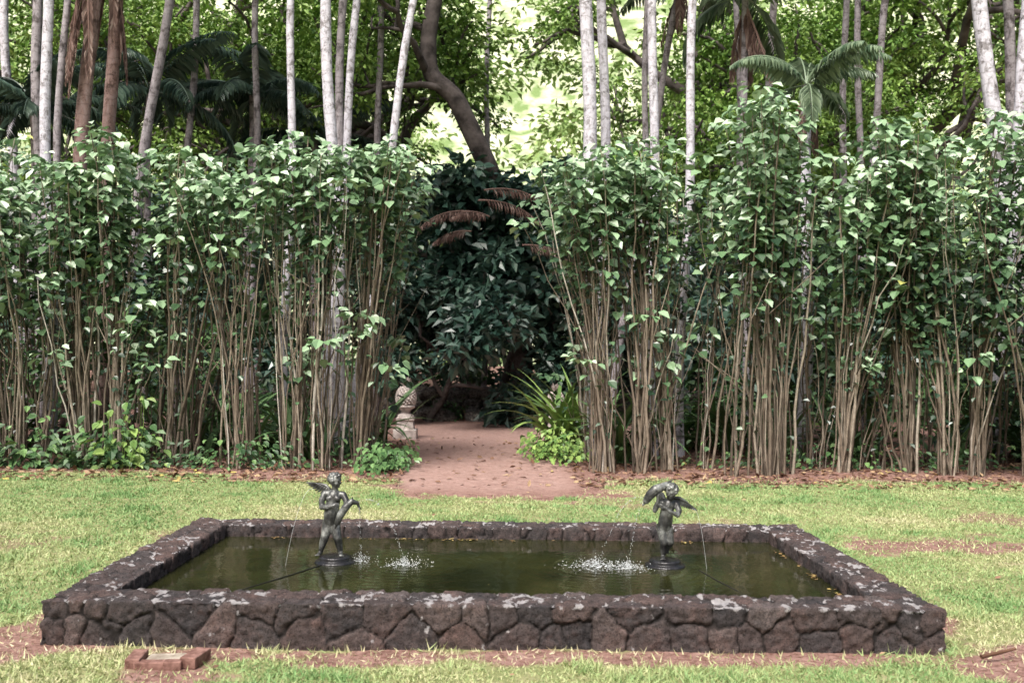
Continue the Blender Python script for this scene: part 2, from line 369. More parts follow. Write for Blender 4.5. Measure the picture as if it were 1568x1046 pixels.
# floating leaves
n=380;x=U(PX0+.35,PX1-.35,n);y=PY1-PW-.02-np.abs(rng.normal(size=n))*.03
x2=PX1-PW-.02-np.abs(rng.normal(size=120))*.02;y2=U(PY0+.4,PY1-.4,120)
x3=U(PX0+.4,PX1-.4,12);y3=U(PY0+.4,PY1-.4,12)
x=np.concatenate([x,x2,x3]);y=np.concatenate([y,y2,y3]);k=fbm(x*1.0,y*3,.5)>.52;k[-12:]=True;x=x[k];y=y[k];n=len(x)
g=MB();l=U(.018,.045,n);l[-12:]*=.35;leaves(g,np.stack([x,y,np.full(n,WZ+.006)],-1),rng.normal(size=(n,3))*np.array([1,1,.1]),np.array([0,0,1])+rng.normal(size=(n,3))*.2,l,l*.5,droop=0,fold=.05)
g.obj('floating_leaves',M_pool_litter)
# ---------------------------------------------------------------- statues
m,nt,N,L=newmat('weathered_bronze')
c=ramp(nt,[(.35,(.022,.022,.022)),(.5,(.085,.087,.084)),(.66,(.34,.355,.335))],ntex(nt,9,5,.7))
out(nt,princ(nt,c,.34,.6,.3,bump(nt,ntex(nt,120,4),.25,.003)));M_br=m
def cap(mb,p0,p1,r0,r1,seg=12):
    p0=np.array(p0,float);p1=np.array(p1,float);ax=p1-p0;Ln=np.linalg.norm(ax)+1e-6;T=ax/Ln
    ref=np.array([0,1,0.]) if abs(T[1])<.9 else np.array([1,0,0.]);A=nrm(np.cross(T,ref));B=np.cross(T,A)
    pr=[(-math.cos(a)*r0,math.sin(a)*r0) for a in np.linspace(0,math.pi/2,4)[1:]]+[(Ln+math.sin(a)*r1,math.cos(a)*r1) for a in np.linspace(0,math.pi/2,4)[:-1]]
    ph=np.arange(seg)*2*math.pi/seg;V=[p0-T*r0]
    for z,r in pr:
        for a in ph: V.append(p0+T*z+r*(math.cos(a)*A+math.sin(a)*B))
    V.append(p1+T*r1);nr=len(pr);F3=[];F4=[]
    for k in range(seg):
        F3.append([0,1+(k+1)%seg,1+k]);b=1+(nr-1)*seg;F3.append([b+k,b+(k+1)%seg,len(V)-1])
    for q in range(nr-1):
        for k in range(seg):
            a=1+q*seg+k;b=1+q*seg+(k+1)%seg;F4.append([a,b,b+seg,a+seg])
    mb.add(V,[np.array(F3),np.array(F4)])
def chain(mb,P,R):
    for a in range(len(P)-1): cap(mb,P[a],P[a+1],R[a],R[a+1])
def hand(mb,w,d,side,curl=(0,-.3,-.3)):
    w=np.array(w,float);d=nrm(np.array(d,float));side=nrm(np.array(side,float));cu=np.array(curl,float)
    palm=w+d*.022;cap(mb,w,palm,.0115,.013);cap(mb,palm-side*.007,palm+side*.007,.009,.009)
    for k,(o,l) in enumerate(((-.0135,.9),(-.0045,1.05),(.0045,1.0),(.0135,.78))):
        a=palm+side*o+d*.006;b=a+d*.013*l+cu*.008;c_=b+d*.008*l+cu*.02*l
        cap(mb,a,b,.0052,.0047,8);cap(mb,b,c_,.0047,.004,8)
    a=w+d*.01-side*.01;b=a-side*.012+d*.012;cap(mb,a,b,.006,.005,8);cap(mb,b,b+d*.012+cu*.008,.005,.0042,8)
def remesh(o,vs,sm=3):
    r=o.modifiers.new('Remesh','REMESH');r.mode='VOXEL';r.voxel_size=vs;r.use_smooth_shade=True
    s=o.modifiers.new('Smooth','SMOOTH');s.iterations=sm;s.factor=.5
def head(mb,c,f,r=.05):
    c=np.array(c,float);f=nrm(np.array(f,float));up=np.array([0,0,1.]);up=nrm(up-f*np.dot(up,f));s=np.cross(f,up)
    B=Matrix(((s[0],f[0],up[0]),(s[1],f[1],up[1]),(s[2],f[2],up[2])))
    q=lambda a,b,z:tuple(c+s*a*r+f*b*r+up*z*r)
    ell(mb,q(0,-.08,.1),(.86*r,.98*r,.95*r),B,16,12);ell(mb,q(0,.2,-.38),(.62*r,.66*r,.6*r),B,14,10)
    for sx in(-1,1):
        ell(mb,q(sx*.36,.56,-.32),(.3*r,.28*r,.28*r),B);ell(mb,q(sx*.32,.82,.12),(.2*r,.1*r,.06*r),B);ell(mb,q(sx*.32,.74,-.02),(.12*r,.1*r,.08*r),B)
        ell(mb,q(sx*.88,-.05,-.1),(.1*r,.18*r,.26*r),B)
    ell(mb,q(0,.96,-.16),(.12*r,.2*r,.13*r),B);ell(mb,q(0,.88,.0),(.08*r,.12*r,.2*r),B)
    ell(mb,q(0,.84,-.46),(.2*r,.1*r,.06*r),B);ell(mb,q(0,.82,-.56),(.16*r,.1*r,.06*r),B);ell(mb,q(0,.66,-.8),(.26*r,.24*r,.2*r),B)
    k=0
    while k<75:
        v=nrm(rng.normal(size=3))
        if v[2]<-.35 or (v[1]>.45 and v[2]<.5): continue
        rr=U(.16,.26)*r;ell(mb,q(v[0]*.9,v[1]*.98-.08,v[2]*.97+.12),(rr,rr,rr*.8),None,8,6);k+=1
def wing(parent,root,tip,wd,name):
    g=MB();root=np.array(root,float);tip=np.array(tip,float);d=tip-root;Ln=np.linalg.norm(d);T=d/Ln;dn=nrm(np.array(wd,float));nn=np.cross(T,dn)
    chain(g,[root,root+T*Ln*.35-dn*.02,root+T*Ln*.75-dn*.012],[.013,.012,.008])
    sc=Ln/.2
    for row,(cnt,ln,o) in enumerate(((9,.62,0),(8,.36,.006),(7,.2,.011))):
        for k in range(cnt):
            t=k/(cnt-1);b=root+T*Ln*(.08+.66*t)-dn*.01+nn*o
            fd=nrm(T*(.25+.95*t)+dn*(1-.62*t));l=Ln*ln*(.62+.45*t)
            n2=nn;s=np.cross(fd,n2);B=Matrix(((s[0],fd[0],n2[0]),(s[1],fd[1],n2[1]),(s[2],fd[2],n2[2])))
            ell(g,tuple(b+fd*l*.5),(.0115*min(1,sc),l*.54,.004),B,8,8)
    return g.obj(name,M_br,parent,smooth=True)
def base(parent):
    g=MB();pr=[(0,-.33),(.085,-.33),(.085,-.02),(.14,-.015),(.145,.0),(.14,.012),(.115,.016),(.11,.022),(.115,.036),(.108,.045),(.075,.048),(0,.05)]
    sg=40;V=[(r*math.cos(a*2*math.pi/sg),r*math.sin(a*2*math.pi/sg),z) for r,z in pr for a in range(sg)]
    F=[[q*sg+k,q*sg+(k+1)%sg,(q+1)*sg+(k+1)%sg,(q+1)*sg+k] for q in range(len(pr)-1) for k in range(sg)]
    g.add(V,np.array(F));g.obj('round_base',simplemat('dark_base',(.012,.012,.014),(.035,.035,.038),20,.25,.6,.3),parent,smooth=True)
def fish(parent,P,R,name,fl):
    g=MB();chain(g,P,R);P=[np.array(p,float) for p in P];t=nrm(P[-1]-P[-2]);s=nrm(np.array(fl,float))
    for sg in(-1,1):
        q=P[-1]+t*.02+s*sg*.022;cap(g,P[-1],q,.008,.004,8);cap(g,q,q+t*.012+s*sg*.01,.005,.003,8)
    h=nrm(P[0]-P[1]);cap(g,P[0]+h*.01,P[0]+h*.045,.013,.007,8)
    mid=P[len(P)//2];cap(g,mid,mid+np.array([.01,-.01,.035]),.008,.004,8)
    o=g.obj(name,M_br,parent);remesh(o,.004,2);return o
st=empty('cherub_fountain_statue',(-1.18,7.15,WZ))
base(st);g=MB()
chain(g,[(-.03,.0,.29),(-.028,-.012,.345),(-.02,-.004,.42),(-.014,.004,.468)],[.055,.056,.05,.052])
ell(g,(-.055,.028,.285),(.034,.036,.036));ell(g,(-.005,.028,.285),(.034,.036,.036));ell(g,(-.03,-.04,.345),(.034,.025,.036))
for sx in(-.042,.014): ell(g,(sx,-.036,.455),(.024,.018,.02))
cap(g,(-.075,.004,.482),(.048,.004,.478),.028,.028);cap(g,(-.014,.004,.49),(-.008,.0,.535),.027,.023)
head(g,(-.006,-.008,.583),(.85,-.5,-.08))
chain(g,[(-.052,.0,.275),(-.07,-.03,.18),(-.085,-.012,.14),(-.105,.012,.075)],[.043,.031,.028,.017]);chain(g,[(-.105,.016,.066),(-.118,-.03,.056)],[.017,.011])
chain(g,[(-.008,-.002,.275),(.022,-.035,.18),(.028,-.016,.14),(.036,.008,.075)],[.043,.031,.029,.018]);chain(g,[(.036,.012,.066),(.05,-.035,.057)],[.018,.012])
for (ox,oy,dx) in ((-.118,-.03,-.002),(.05,-.035,.004)):
    for k in range(5): cap(g,(ox+(k-2)*.007,oy-.002,.055),(ox+(k-2)*.0085+dx,oy-.016+abs(k-1)*.002,.054),.0052,.0044,8)
chain(g,[(-.08,.0,.484),(-.098,-.018,.44),(-.095,-.03,.395)],[.026,.023,.02]);chain(g,[(-.095,-.03,.395),(-.05,-.07,.4),(-.02,-.082,.41)],[.021,.018,.012]);hand(g,(-.02,-.082,.41),(.9,-.1,.15),(0,0,1),(.3,.5,0))
chain(g,[(.052,.0,.48),(.078,-.022,.44),(.082,-.04,.40)],[.025,.022,.02]);chain(g,[(.082,-.04,.40),(.085,-.09,.395)],[.019,.012]);hand(g,(.085,-.09,.395),(.35,-.5,.5),(1,.2,0),(0,.3,.5))
o=g.obj('body',M_br,st);remesh(o,.0042,3)
fish(st,[(.03,-.1,.30),(.05,-.105,.35),(.085,-.1,.405),(.125,-.09,.445),(.165,-.08,.435),(.178,-.08,.405)],[.022,.027,.028,.022,.013,.008],'dolphin',(0,1,.3))
wing(st,(-.045,.05,.50),(-.18,.09,.55),(-.35,.0,-1),'wing_1');wing(st,(-.01,.055,.50),(-.02,.20,.55),(-.1,.35,-1),'wing_2')
st=empty('cherub_fountain_statue.001',(1.18,7.15,WZ))
base(st);g=MB()
chain(g,[(-.005,.0,.275),(.0,-.012,.325),(.008,-.012,.39),(.018,-.01,.435)],[.05,.052,.047,.05])
ell(g,(-.03,.03,.268),(.033,.035,.035));ell(g,(.018,.03,.268),(.033,.035,.035));ell(g,(0,-.04,.325),(.032,.024,.034))
cap(g,(-.04,-.004,.448),(.075,-.004,.445),.027,.027);cap(g,(.018,-.01,.455),(.03,-.03,.495),.027,.024)
head(g,(.034,-.045,.54),(-.5,-.8,-.35))
chain(g,[(-.022,.0,.26),(-.012,-.03,.17),(-.01,-.008,.13),(-.012,.008,.075)],[.041,.03,.028,.017]);chain(g,[(-.012,.012,.066),(-.02,-.036,.057)],[.018,.012])
for k in range(5): cap(g,(-.02+(k-2)*.007,-.036,.055),(-.022+(k-2)*.0085,-.052+abs(k-1)*.002,.054),.0052,.0044,8)
chain(g,[(.018,.0,.26),(.03,-.025,.175),(.032,.03,.14),(.034,.085,.115)],[.041,.031,.026,.017]);chain(g,[(.034,.088,.112),(.034,.105,.075)],[.016,.01])
chain(g,[(-.045,-.004,.448),(-.075,-.045,.425),(-.085,-.065,.405)],[.025,.021,.019]);chain(g,[(-.085,-.065,.405),(-.07,-.08,.46),(-.066,-.078,.485)],[.018,.013,.011]);hand(g,(-.066,-.078,.485),(-.1,.1,.9),(.3,-.9,0),(-.3,.4,0))
chain(g,[(.078,-.004,.445),(.09,-.05,.40),(.075,-.075,.375)],[.025,.021,.019]);chain(g,[(.075,-.075,.375),(.02,-.1,.40),(-.01,-.1,.42)],[.018,.013,.011]);hand(g,(-.01,-.1,.42),(-.8,-.1,.4),(0,-.3,1),(-.2,.4,.1))
o=g.obj('body',M_br,st);remesh(o,.0042,3)
fish(st,[(-.145,-.06,.475),(-.12,-.07,.515),(-.085,-.07,.55),(-.045,-.06,.565),(.0,-.03,.585),(.03,.0,.6)],[.027,.034,.036,.031,.02,.010],'dolphin',(0.3,1,.2))
wing(st,(.065,.03,.48),(.20,.055,.42),(.15,0,-1),'wing_1');wing(st,(.0,.05,.47),(-.03,.19,.5),(-.2,0.2,-1),'wing_2')
# ---------------------------------------------------------------- pineapple finials
M_st=simplemat('pinkish_stone',(.36,.30,.28),(.7,.63,.59),9,.85,.2,0,.5,.01)
def lathe(mb,pr,sg,off=0):
    V=[]
    for r,z in pr:
        for a in range(sg):
            t=(a+off)*2*math.pi/sg;V.append((r*math.cos(t),r*math.sin(t),z))
    F=[[q*sg+k,q*sg+(k+1)%sg,(q+1)*sg+(k+1)%sg,(q+1)*sg+k] for q in range(len(pr)-1) for k in range(sg)]
    mb.add(V,np.array(F));b=mb.n-sg;mb.F.append((np.array([list(range(b,b+sg))]),0))
def pineapple(name,x,y,sc=1.08):
    e=empty(name,(x,y,0));e.scale=(sc,)*3;g=MB()
    lathe(g,[(.30,-.05),(.30,.16),(.285,.175),(.23,.18),(.225,.2),(.205,.33),(.235,.345),(.235,.385),(.2,.4),(0,.4)],4,.5)
    g.obj('plinth',M_st,e)
    g=MB();lathe(g,[(.15,.4),(.15,.43),(.09,.46),(.075,.5),(.12,.545),(.16,.57),(.17,.6),(.14,.62),(0,.62)],28);g.obj('socle',M_st,e,smooth=True)
    g=MB();lathe(g,[(.09,.6),(.155,.65),(.178,.73),(.17,.83),(.13,.92),(.07,.965),(0,.97)],28)
    for k in range(130):
        t=k/130;z=.63+.32*t;r=.178*math.sqrt(max(.03,1-((z-.75)/.235)**2));a=k*2.39996
        ell(g,(r*math.cos(a),r*math.sin(a),z),(.024,.024,.022),None,6,5)
    g.obj('fruit',M_st,e)
    g=MB()
    for k in range(26):
        a=k*2.4;t=k/26;c=np.array([[.03*math.cos(a),.03*math.sin(a),.95+.05*t]])
        leaves(g,c,np.array([[math.cos(a)*(1-t*.8),math.sin(a)*(1-t*.8),.8+t]]),np.array([[-math.cos(a),-math.sin(a),1.]]),.11+.05*t,.045,rnd=np.array([.5]))
    g.obj('leaf_crown',M_st,e)
pineapple('pineapple_finial',-1.93,20.0);pineapple('pineapple_finial.001',1.12,20.9,.98)
# ---------------------------------------------------------------- bricks by the pool
e=empty('brick_drain_surround',(-1.74,5.25,0));e.rotation_euler=(0,0,.05)
M_brick=simplemat('terracotta',(.13,.065,.052),(.31,.18,.15),25,.9,.15,0,.6,.006)
def box(name,c,s,mat,par,bev=.006,rz=0):
    g=MB();a,b,h=[q/2 for q in s];V=[(sx*a,sy*b,sz*h) for sz in(-1,1) for sx,sy in((-1,-1),(1,-1),(1,1),(-1,1))]
    g.add(V,np.array([[3,2,1,0],[4,5,6,7],[0,1,5,4],[1,2,6,5],[2,3,7,6],[3,0,4,7]]));o=g.obj(name,mat,par,loc=c);o.rotation_euler=(random.uniform(-.03,.03),random.uniform(-.03,.03),rz)
    bm=o.modifiers.new('b','BEVEL');bm.width=bev;bm.segments=2;return o
box('brick_1',(-.15,0,.012),(.075,.2,.06),M_brick,e,rz=.06);box('brick_2',(.15,.01,.016),(.085,.2,.06),M_brick,e,rz=-.18)
box('brick_3',(-.055,-.082,.005),(.16,.06,.05),M_brick,e);box('brick_4',(.06,-.085,.008),(.09,.06,.05),M_brick,e,rz=.05)
box('mortar_bed',(0,.015,.0),(.2,.13,.045),simplemat('old_mortar',(.22,.18,.14),(.45,.4,.33),20),e,.01)
g=MB();tube(g,[(2.62,5.42,.02),(2.72,5.44,.035),(2.84,5.48,.05)],[.012,.010,.008],7,cap=True);g.obj('fallen_stick',simplemat('stick_wood',(.1,.05,.03),(.22,.12,.08)),smooth=True)
# ---------------------------------------------------------------- hedges
def hedge(name,xa,xb,xp,hp,inner):
    e=empty(name);gs=MB();gl=MB();gd=MB()
    for row,(yy,step,ns) in enumerate(((14.45,.62,16),(15.25,.68,8),(16.1,.9,4))):
        x=xa
        while x<xb:
            cx=x+U(-.16,.16);cy=yy+U(-.3,.3);htop=np.interp(cx,xp,hp)+U(-.65,.35)-(.3*row)
            edge=abs(cx-inner)<.4
            if edge: htop=np.interp(cx,xp,hp)-.1*row
            ci=np.sign(-cx)*.5 if edge else 0
            lean0=rng.normal()*.2*(not edge)
            z0c=np.interp(cx,[-8,-6.4,-5,-2.5,0,2,4.5,6,9],[2.4,3.1,3.0,3.15,3.05,2.95,2.85,2.2,1.9])+rng.normal()*.35
            for s in range(int(ns*U(.55,1.5))+ (8 if edge else 0)):
                h=htop-abs(rng.normal())*.38;b=np.array([cx+rng.normal()*.08,cy+rng.normal()*.08,-.02])
                off=np.array([rng.normal()*(.15 if edge else .27)+lean0+ci*U(0,1.4),rng.normal()*.26,0])
                kind=U(0,1)
                if kind<.13 and not edge: off*=2.3;h*=.8
                if kind>.88: h*=U(.3,.7)
                t=np.linspace(0,1,10);wob=np.cumsum(rng.normal(size=(10,3))*np.array([.034,.034,0]),axis=0)
                P=b+off*(t[:,None]**U(1.0,1.9))+wob;P[:,2]=-.02+t*h
                r0=U(.007,.024)*(.8 if kind>.88 else 1);tube(gs,P,r0*(1-.6*t),5,rnd=min(1,max(0,rng.normal()*.28+.5)))
                if U(0,1)<.55:
                    q=int(U(3,6));T2=np.linspace(0,1,4)[:,None];br=P[q]+T2*np.array([rng.normal()*.33,rng.normal()*.25,U(.5,1.2)]);tube(gs,br,r0*.45*(1-.5*T2[:,0]),4,rnd=U(0,.8))
                z0=min(z0c+rng.normal()*.3,h-.4)
                zs=np.arange(z0,h,.115);zl=z0-abs(rng.normal(size=int(4 if row==0 else 8)))*1.1 if z0>.4 else np.array([]);zl=zl[zl>.25]
                zz=np.concatenate([zs,zs+.04,zl,np.full(9,h-.02)]);m=len(zz)
                base_=np.stack([np.interp(zz,P[:,2],P[:,q]) for q in range(3)],-1);base_[:,2]=zz
                a=U(0,6.283,m);rad=np.stack([np.cos(a),np.sin(a),U(-.1,.6,m)],-1)
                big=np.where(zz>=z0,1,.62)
                pet=(U(.04,.22,m)*big)[:,None];D=rad*np.array([1,1,0])+np.stack([np.zeros(m),np.zeros(m),U(-.85,.2,m)],-1)
                N=np.array([-.1,-.4,1.])+rad*.3+rng.normal(size=(m,3))*.3
                L=U(.085,.195,m)*big
                dep=np.clip((zz-z0)/(h-z0+.01),0,1)*(zz>=z0);r_=np.clip(.22+.55*dep+rng.normal(size=m)*.2-(.2 if cx>5.5 else 0)*(1-dep)-.1*(zz<z0),0,.98)  # light painted into leaf tone: pale at crown top, dark beneath
                r_=np.where(U(0,1,m)<.001,1,r_)
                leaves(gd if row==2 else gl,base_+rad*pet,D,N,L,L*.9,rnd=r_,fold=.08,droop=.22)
            x+=step*U(.55,1.5)
    gs.obj('stems',M_stem,e,smooth=True)
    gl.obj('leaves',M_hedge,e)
    gd.obj('shade_toned_leaves',M_hedge_d,e)  # rear row uses the leaf colour with shade painted in
hedge('shrub_hedge',-10.4,-1.85,[-10.5,-7.4,-6.8,-5.9,-5.4,-4.6,-4.1,-3.4,-2.8,-2,-1.4,-1],[4.9,4.9,4.5,4.8,4.7,5.2,4.4,5.25,4.7,4.8,5.1,4.8],-2.0)
hedge('shrub_hedge.001',1.4,10.6,[.7,1.5,2.2,2.8,3.2,3.6,4.1,4.9,5.5,6,7,7.7,10],[4.6,4.6,5.2,5.45,4.8,5.65,5.5,5.0,4.95,5.3,5.4,5.0,5.1],1.45)
# ---------------------------------------------------------------- plants near hedge
def bush(name,c,size,n,L,mat,ratio=.75):
    g=MB();c=np.array(c,float);P=c+rng.normal(size=(n,3))*np.array(size)*.5;P[:,2]=np.abs(P[:,2]-c[2])*1.2+.03
    rad=nrm(P-c+1e-3);D=rad*np.array([1,1,.2])+np.stack([np.zeros(n),np.full(n,-.3),U(-.9,0,n)],-1)
    l=L*U(.6,1.3,n);leaves(g,P,D,np.array([0,-.35,1])+rng.normal(size=(n,3))*.35,l,l*ratio,fold=.1,droop=.2)
    for k in range(30):
        q=P[int(U(0,n))];tube(g,[(q[0]*.6+c[0]*.4,q[1]*.6+c[1]*.4,-.02),(q[0],q[1],q[2]*.6),tuple(q)],[.006,.005,.003],4)
    return g.obj(name,mat)
bush('pothos_vine',(-5.6,14.05,0),(.9,.35,.6),220,.13,M_under);bush('pothos_vine.001',(-6.8,14.1,0),(1.1,.4,.4),260,.12,M_under)
bush('pothos_vine.002',(-5.3,14.0,0),(.5,.3,.75),70,.14,M_lime)
bush('groundcover_plant',(-1.68,14.5,0),(.35,.9,.26),420,.10,M_strap);bush('groundcover_plant.001',(-4.0,14.3,0),(1.8,.4,.3),420,.09,M_under)
bush('groundcover_plant.002',(.85,16.4,0),(.5,1.0,.36),560,.10,M_lime);bush('groundcover_plant.003',(-2.5,17,0),(.4,1.6,.4),500,.11,M_under)
bush('groundcover_plant.004',(5.5,15.2,0),(3.5,.5,.3),500,.09,M_under)
def straps(name,c,n,L,W,mat,spread=.2,lo=.6):
    g=MB()
    for k in range(n):
        a=U(0,6.283);el=U(lo,1.4);l=L*U(.6,1.1);p=np.array([c[0]+rng.normal()*spread,c[1]+rng.normal()*spread,0.]);w=W*U(.7,1.2)
        S=np.array([-math.sin(a),math.cos(a),0]);V=[];m_=9
        for q in range(m_):
            t=q/(m_-1);ang=el-t*1.5*(1.6-el*.7);ww=w*math.sin(math.pi*min(1,.12+t*.88))**.6*(1-t**3)
            V+=[p-S*ww/2+np.array([0,0,ww*.2]),p.copy(),p+S*ww/2+np.array([0,0,ww*.2])];p=p+l/(m_-1)*np.array([math.cos(a)*math.cos(ang),math.sin(a)*math.cos(ang),math.sin(ang)])
        F=[[3*q+z,3*q+z+1,3*q+z+4,3*q+z+3] for q in range(m_-1) for z in(0,1)]
        g.add(V,np.array(F),0,rnd=U(0,1))
    return g.obj(name,mat)
straps('crinum_lily',(1.1,17.4),64,1.9,.12,M_lime,.2,.85);straps('crinum_lily',(2.0,15.8),38,1.9,.11,M_strap,.2,.8);straps('crinum_lily',(1.5,18.6),44,1.9,.11,M_strap,.2,.8)
for q in range(28):
    sx=-1 if q%2 else 1;straps('crinum_lily',(sx*U(2.6,9.5)+.3,U(15.6,18.5)),24,U(1.2,2.3),.11,M_strap,.2,.7)
# ---------------------------------------------------------------- undergrowth masses behind hedge
def mass(name,mat,xr,yr,zr,n,R,per,L,cond=None,flat=.8,ratio=.6,simple=True):
    C=np.stack([U(*xr,n),U(*yr,n),U(*zr,n)],-1)
    if cond is not None: C=C[cond(C)]
    g=MB();clusters(g,C,U(R[0],R[1],len(C)),per,L,flat=flat,ratio=ratio,simple=simple);return g.obj(name,mat)
gap=lambda C:(C[:,0]<-3.3)|(C[:,0]>2.4)
mass('undergrowth',M_under,(-13,13),(17,22),(.2,2.6),120,(.5,.95),100,.24,gap)
mass('undergrowth.001',M_dark,(-14,14),(19,23),(1.2,3.8),60,(.6,1.1),100,.28,gap)
mass('background_shrubs',M_dark,(-16,16),(28,31),(.3,6.2),200,(.8,1.4),110,.3,lambda C:~((abs(C[:,0]+.3)<2.2)&(C[:,2]<2.6)))
mass('background_shrubs.001',M_under,(-18,18),(31.5,35),(.3,6),120,(1,1.6),110,.34)
mass('low_groundcover',M_under,(-9,9),(26,28),(0,.25),50,(.3,.6),80,.13)
mass('broadleaf_shrub',M_dark,(-2.2,2.0),(24.4,26),(2.6,6.2),56,(.5,.85),110,.3,lambda C:(abs(C[:,0]+.2)<1.4+.25*(C[:,2]-2.5)),.9,.7,False)
# ---------------------------------------------------------------- trees
def grow(gs,tips,p,d,r,L,lev,mx,up=.15,side=8):
    n=6;P=[p];dd=nrm(d)
    for k in range(n):
        dd=nrm(dd+rng.normal(size=3)*.19+np.array([0,0,up*.3]));P.append(P[-1]+dd*L/n)
    P=np.array(P);t=np.linspace(0,1,n+1);tube(gs,P,r*(1-.45*t),side if lev<2 else 5)
    if lev>=mx-1: tips.append(P[-1]);
    if lev>=mx: tips.append(P[3]);return
    for c in range(3 if lev else 4):
        a=U(0,6.283);q=nrm(np.cross(dd,np.array([math.cos(a),math.sin(a),.3])));idx=-1 if c<2 else int(U(3,6))
        grow(gs,tips,P[idx],dd*.75+q*U(.6,1.0),r*(.58 if c else .68),L*U(.62,.85),lev+1,mx,up,side)
def tree(name,loc,trunk,d,r,L,mx,mat,lf,per,R,flat=.45,pts=None,rot=0,up=.1):
    gs=MB();tips=[];p=np.zeros(3)-np.array([0,0,.2])
    if pts is not None:
        P=np.array(pts,float);rr=np.linspace(r,r*.6,len(P))
        tt=np.linspace(0,len(P)-1,len(P)*4);P2=np.stack([np.interp(tt,range(len(P)),P[:,q]) for q in range(3)],-1)
        for _ in range(2): P2[1:-1]=(P2[:-2]+P2[1:-1]*2+P2[2:])/4
        tube(gs,P2,np.interp(tt,range(len(P)),rr),10)
        for idx in range(len(P)//2+1,len(P)):
            a=U(0,6.28);grow(gs,tips,P[idx],np.array([math.cos(a),math.sin(a),.7]),r*.35,L*.7,1,mx,up)
    else: grow(gs,tips,p,np.array(d,float),r,trunk,0,mx,up,10)
    T=np.array(tips)
    if pts is not None: T=T[T[:,2]>7.2]
    gl=MB();clusters(gl,T+rng.normal(size=T.shape)*.2,U(R[0],R[1],len(T)),per,lf,flat=flat)
    e=empty(name,loc);e.rotation_euler=(0,0,rot);a=gs.obj('limbs',M_bark,e,smooth=True);b=gl.obj('crown',mat,e);return a,b
def tinst(name,src,loc,rot,s):
    e=empty(name,loc);e.rotation_euler=(0,0,rot);e.scale=(s,s,s)
    for nm,o in zip(('limbs','crown'),src):
        q=bpy.data.objects.new(nm,o.data);COL.objects.link(q);q.parent=e
A=tree('monkeypod_tree',(-6,33,0),5.5,(.1,0,1),.42,0,4,M_canopy,.2,75,(.7,1.2),.33)
B=tree('monkeypod_tree',(5.5,32,0),5.0,(-.15,0,1),.4,0,4,M_canopy,.2,75,(.7,1.2),.33)
tinst('monkeypod_tree',A,(-17,36,0),1.3,1.15);tinst('monkeypod_tree',B,(15,34,0),2.2,1.15);tinst('monkeypod_tree',B,(-1,38,0),4.2,1.3)
tinst('monkeypod_tree',A,(9,42,1),3.0,1.4);tinst('monkeypod_tree',A,(-11,43,1),5,1.45);tinst('monkeypod_tree',B,(24,40,0),.6,1.4);tinst('monkeypod_tree',B,(-25,42,0),2.9,1.4)
tinst('monkeypod_tree',B,(18,48,3),5.2,1.6)
tree('twisted_tree',(0,25,0),0,(0,0,1),.3,2.6,3,M_canopy,.2,45,(.5,.9),.5,pts=[(.5,1,-.2),(.5,1,2.0),(.3,.9,4.0),(.0,.6,5.4),(-.5,0,6.6),(-1.0,-.1,7.6),(-1.3,-.2,8.2),(-1.95,-.1,8.7),(-2.0,0,9.8),(-1.75,.2,11.2),(-1.9,.3,13)])
tree('dark_broadleaf_tree',(-.3,27.6,0),2.2,(0,0,1),.16,0,3,M_dark,.3,70,(.5,.9),.8)
tree('dark_broadleaf_tree',(-1.9,25.4,0),1.9,(-.2,.1,1),.1,0,3,M_dark,.3,60,(.4,.8),.8)
tree('dark_broadleaf_tree',(1.7,25.4,0),2.0,(.2,0,1),.1,0,3,M_dark,.3,60,(.4,.8),.8)
# palms
def frond(mb,o,az,L,el,curl,nl=26,ll=.5,w=.035,mi=0,hang=.5):
    p=np.array(o,float);R=[p];h=np.array([math.cos(az),math.sin(az),0]);m_=14
    for k in range(m_):
        an=el-curl*(k/m_)**1.2;p=p+L/m_*(h*math.cos(an)+np.array([0,0,math.sin(an)]));R.append(p)
    R=np.array(R);tube(mb,R,np.linspace(.022,.006,m_+1),4,mi=mi,rnd=.6)
    t=np.repeat(np.linspace(.14,.99,nl),2);sg=np.tile([1,-1],nl);pos=np.stack([np.interp(t,np.linspace(0,1,m_+1),R[:,q]) for q in range(3)],-1)
    T=nrm(np.stack([np.interp(t,np.linspace(0,1,m_+1),np.gradient(R[:,q])) for q in range(3)],-1))
    S=np.array([-math.sin(az),math.cos(az),0])
    D=S*sg[:,None]+T*.55+np.array([0,0,-hang])+rng.normal(size=(2*nl,3))*.08
    l=ll*np.sin(np.pi*np.clip(.15+.8*t,0,1))**.7*U(.85,1.1,2*nl)
    leaves(mb,pos,D,np.array([0,0,1.])+np.zeros((2*nl,3)),l,w,mi=mi,fold=.02,droop=.25,rnd=U(0,1,2*nl))
def crown_mesh(n,L,mat,hang=.5,dead=0,ll=.5):
    g=MB()
    for k in range(n): frond(g,(0,0,0),k*2.399+U(-.2,.2),L*U(.85,1.1),U(-.1,1.25),U(1.1,1.9),nl=30,ll=ll,w=.05,hang=hang)
    for k in range(dead): frond(g,(0,0,-.1),U(0,6.28),L*U(.5,.8),U(-1.4,-1.0),U(.1,.3),nl=20,ll=.3,w=.025,mi=1,hang=1.2)
    return g
cr1=crown_mesh(13,2.4,M_palm).obj('crown_template',[M_palm,M_dead]);cr2=crown_mesh(17,2.7,M_palmd,.6,0,.6).obj('crown_template2',[M_palmd,M_dead]);cr3=crown_mesh(12,1.7,M_palm,.8,5,.42).obj('crown_template3',[M_palm,M_dead])
me1,me2,me3=cr1.data,cr2.data,cr3.data
for o in (cr1,cr2,cr3): bpy.data.objects.remove(o)
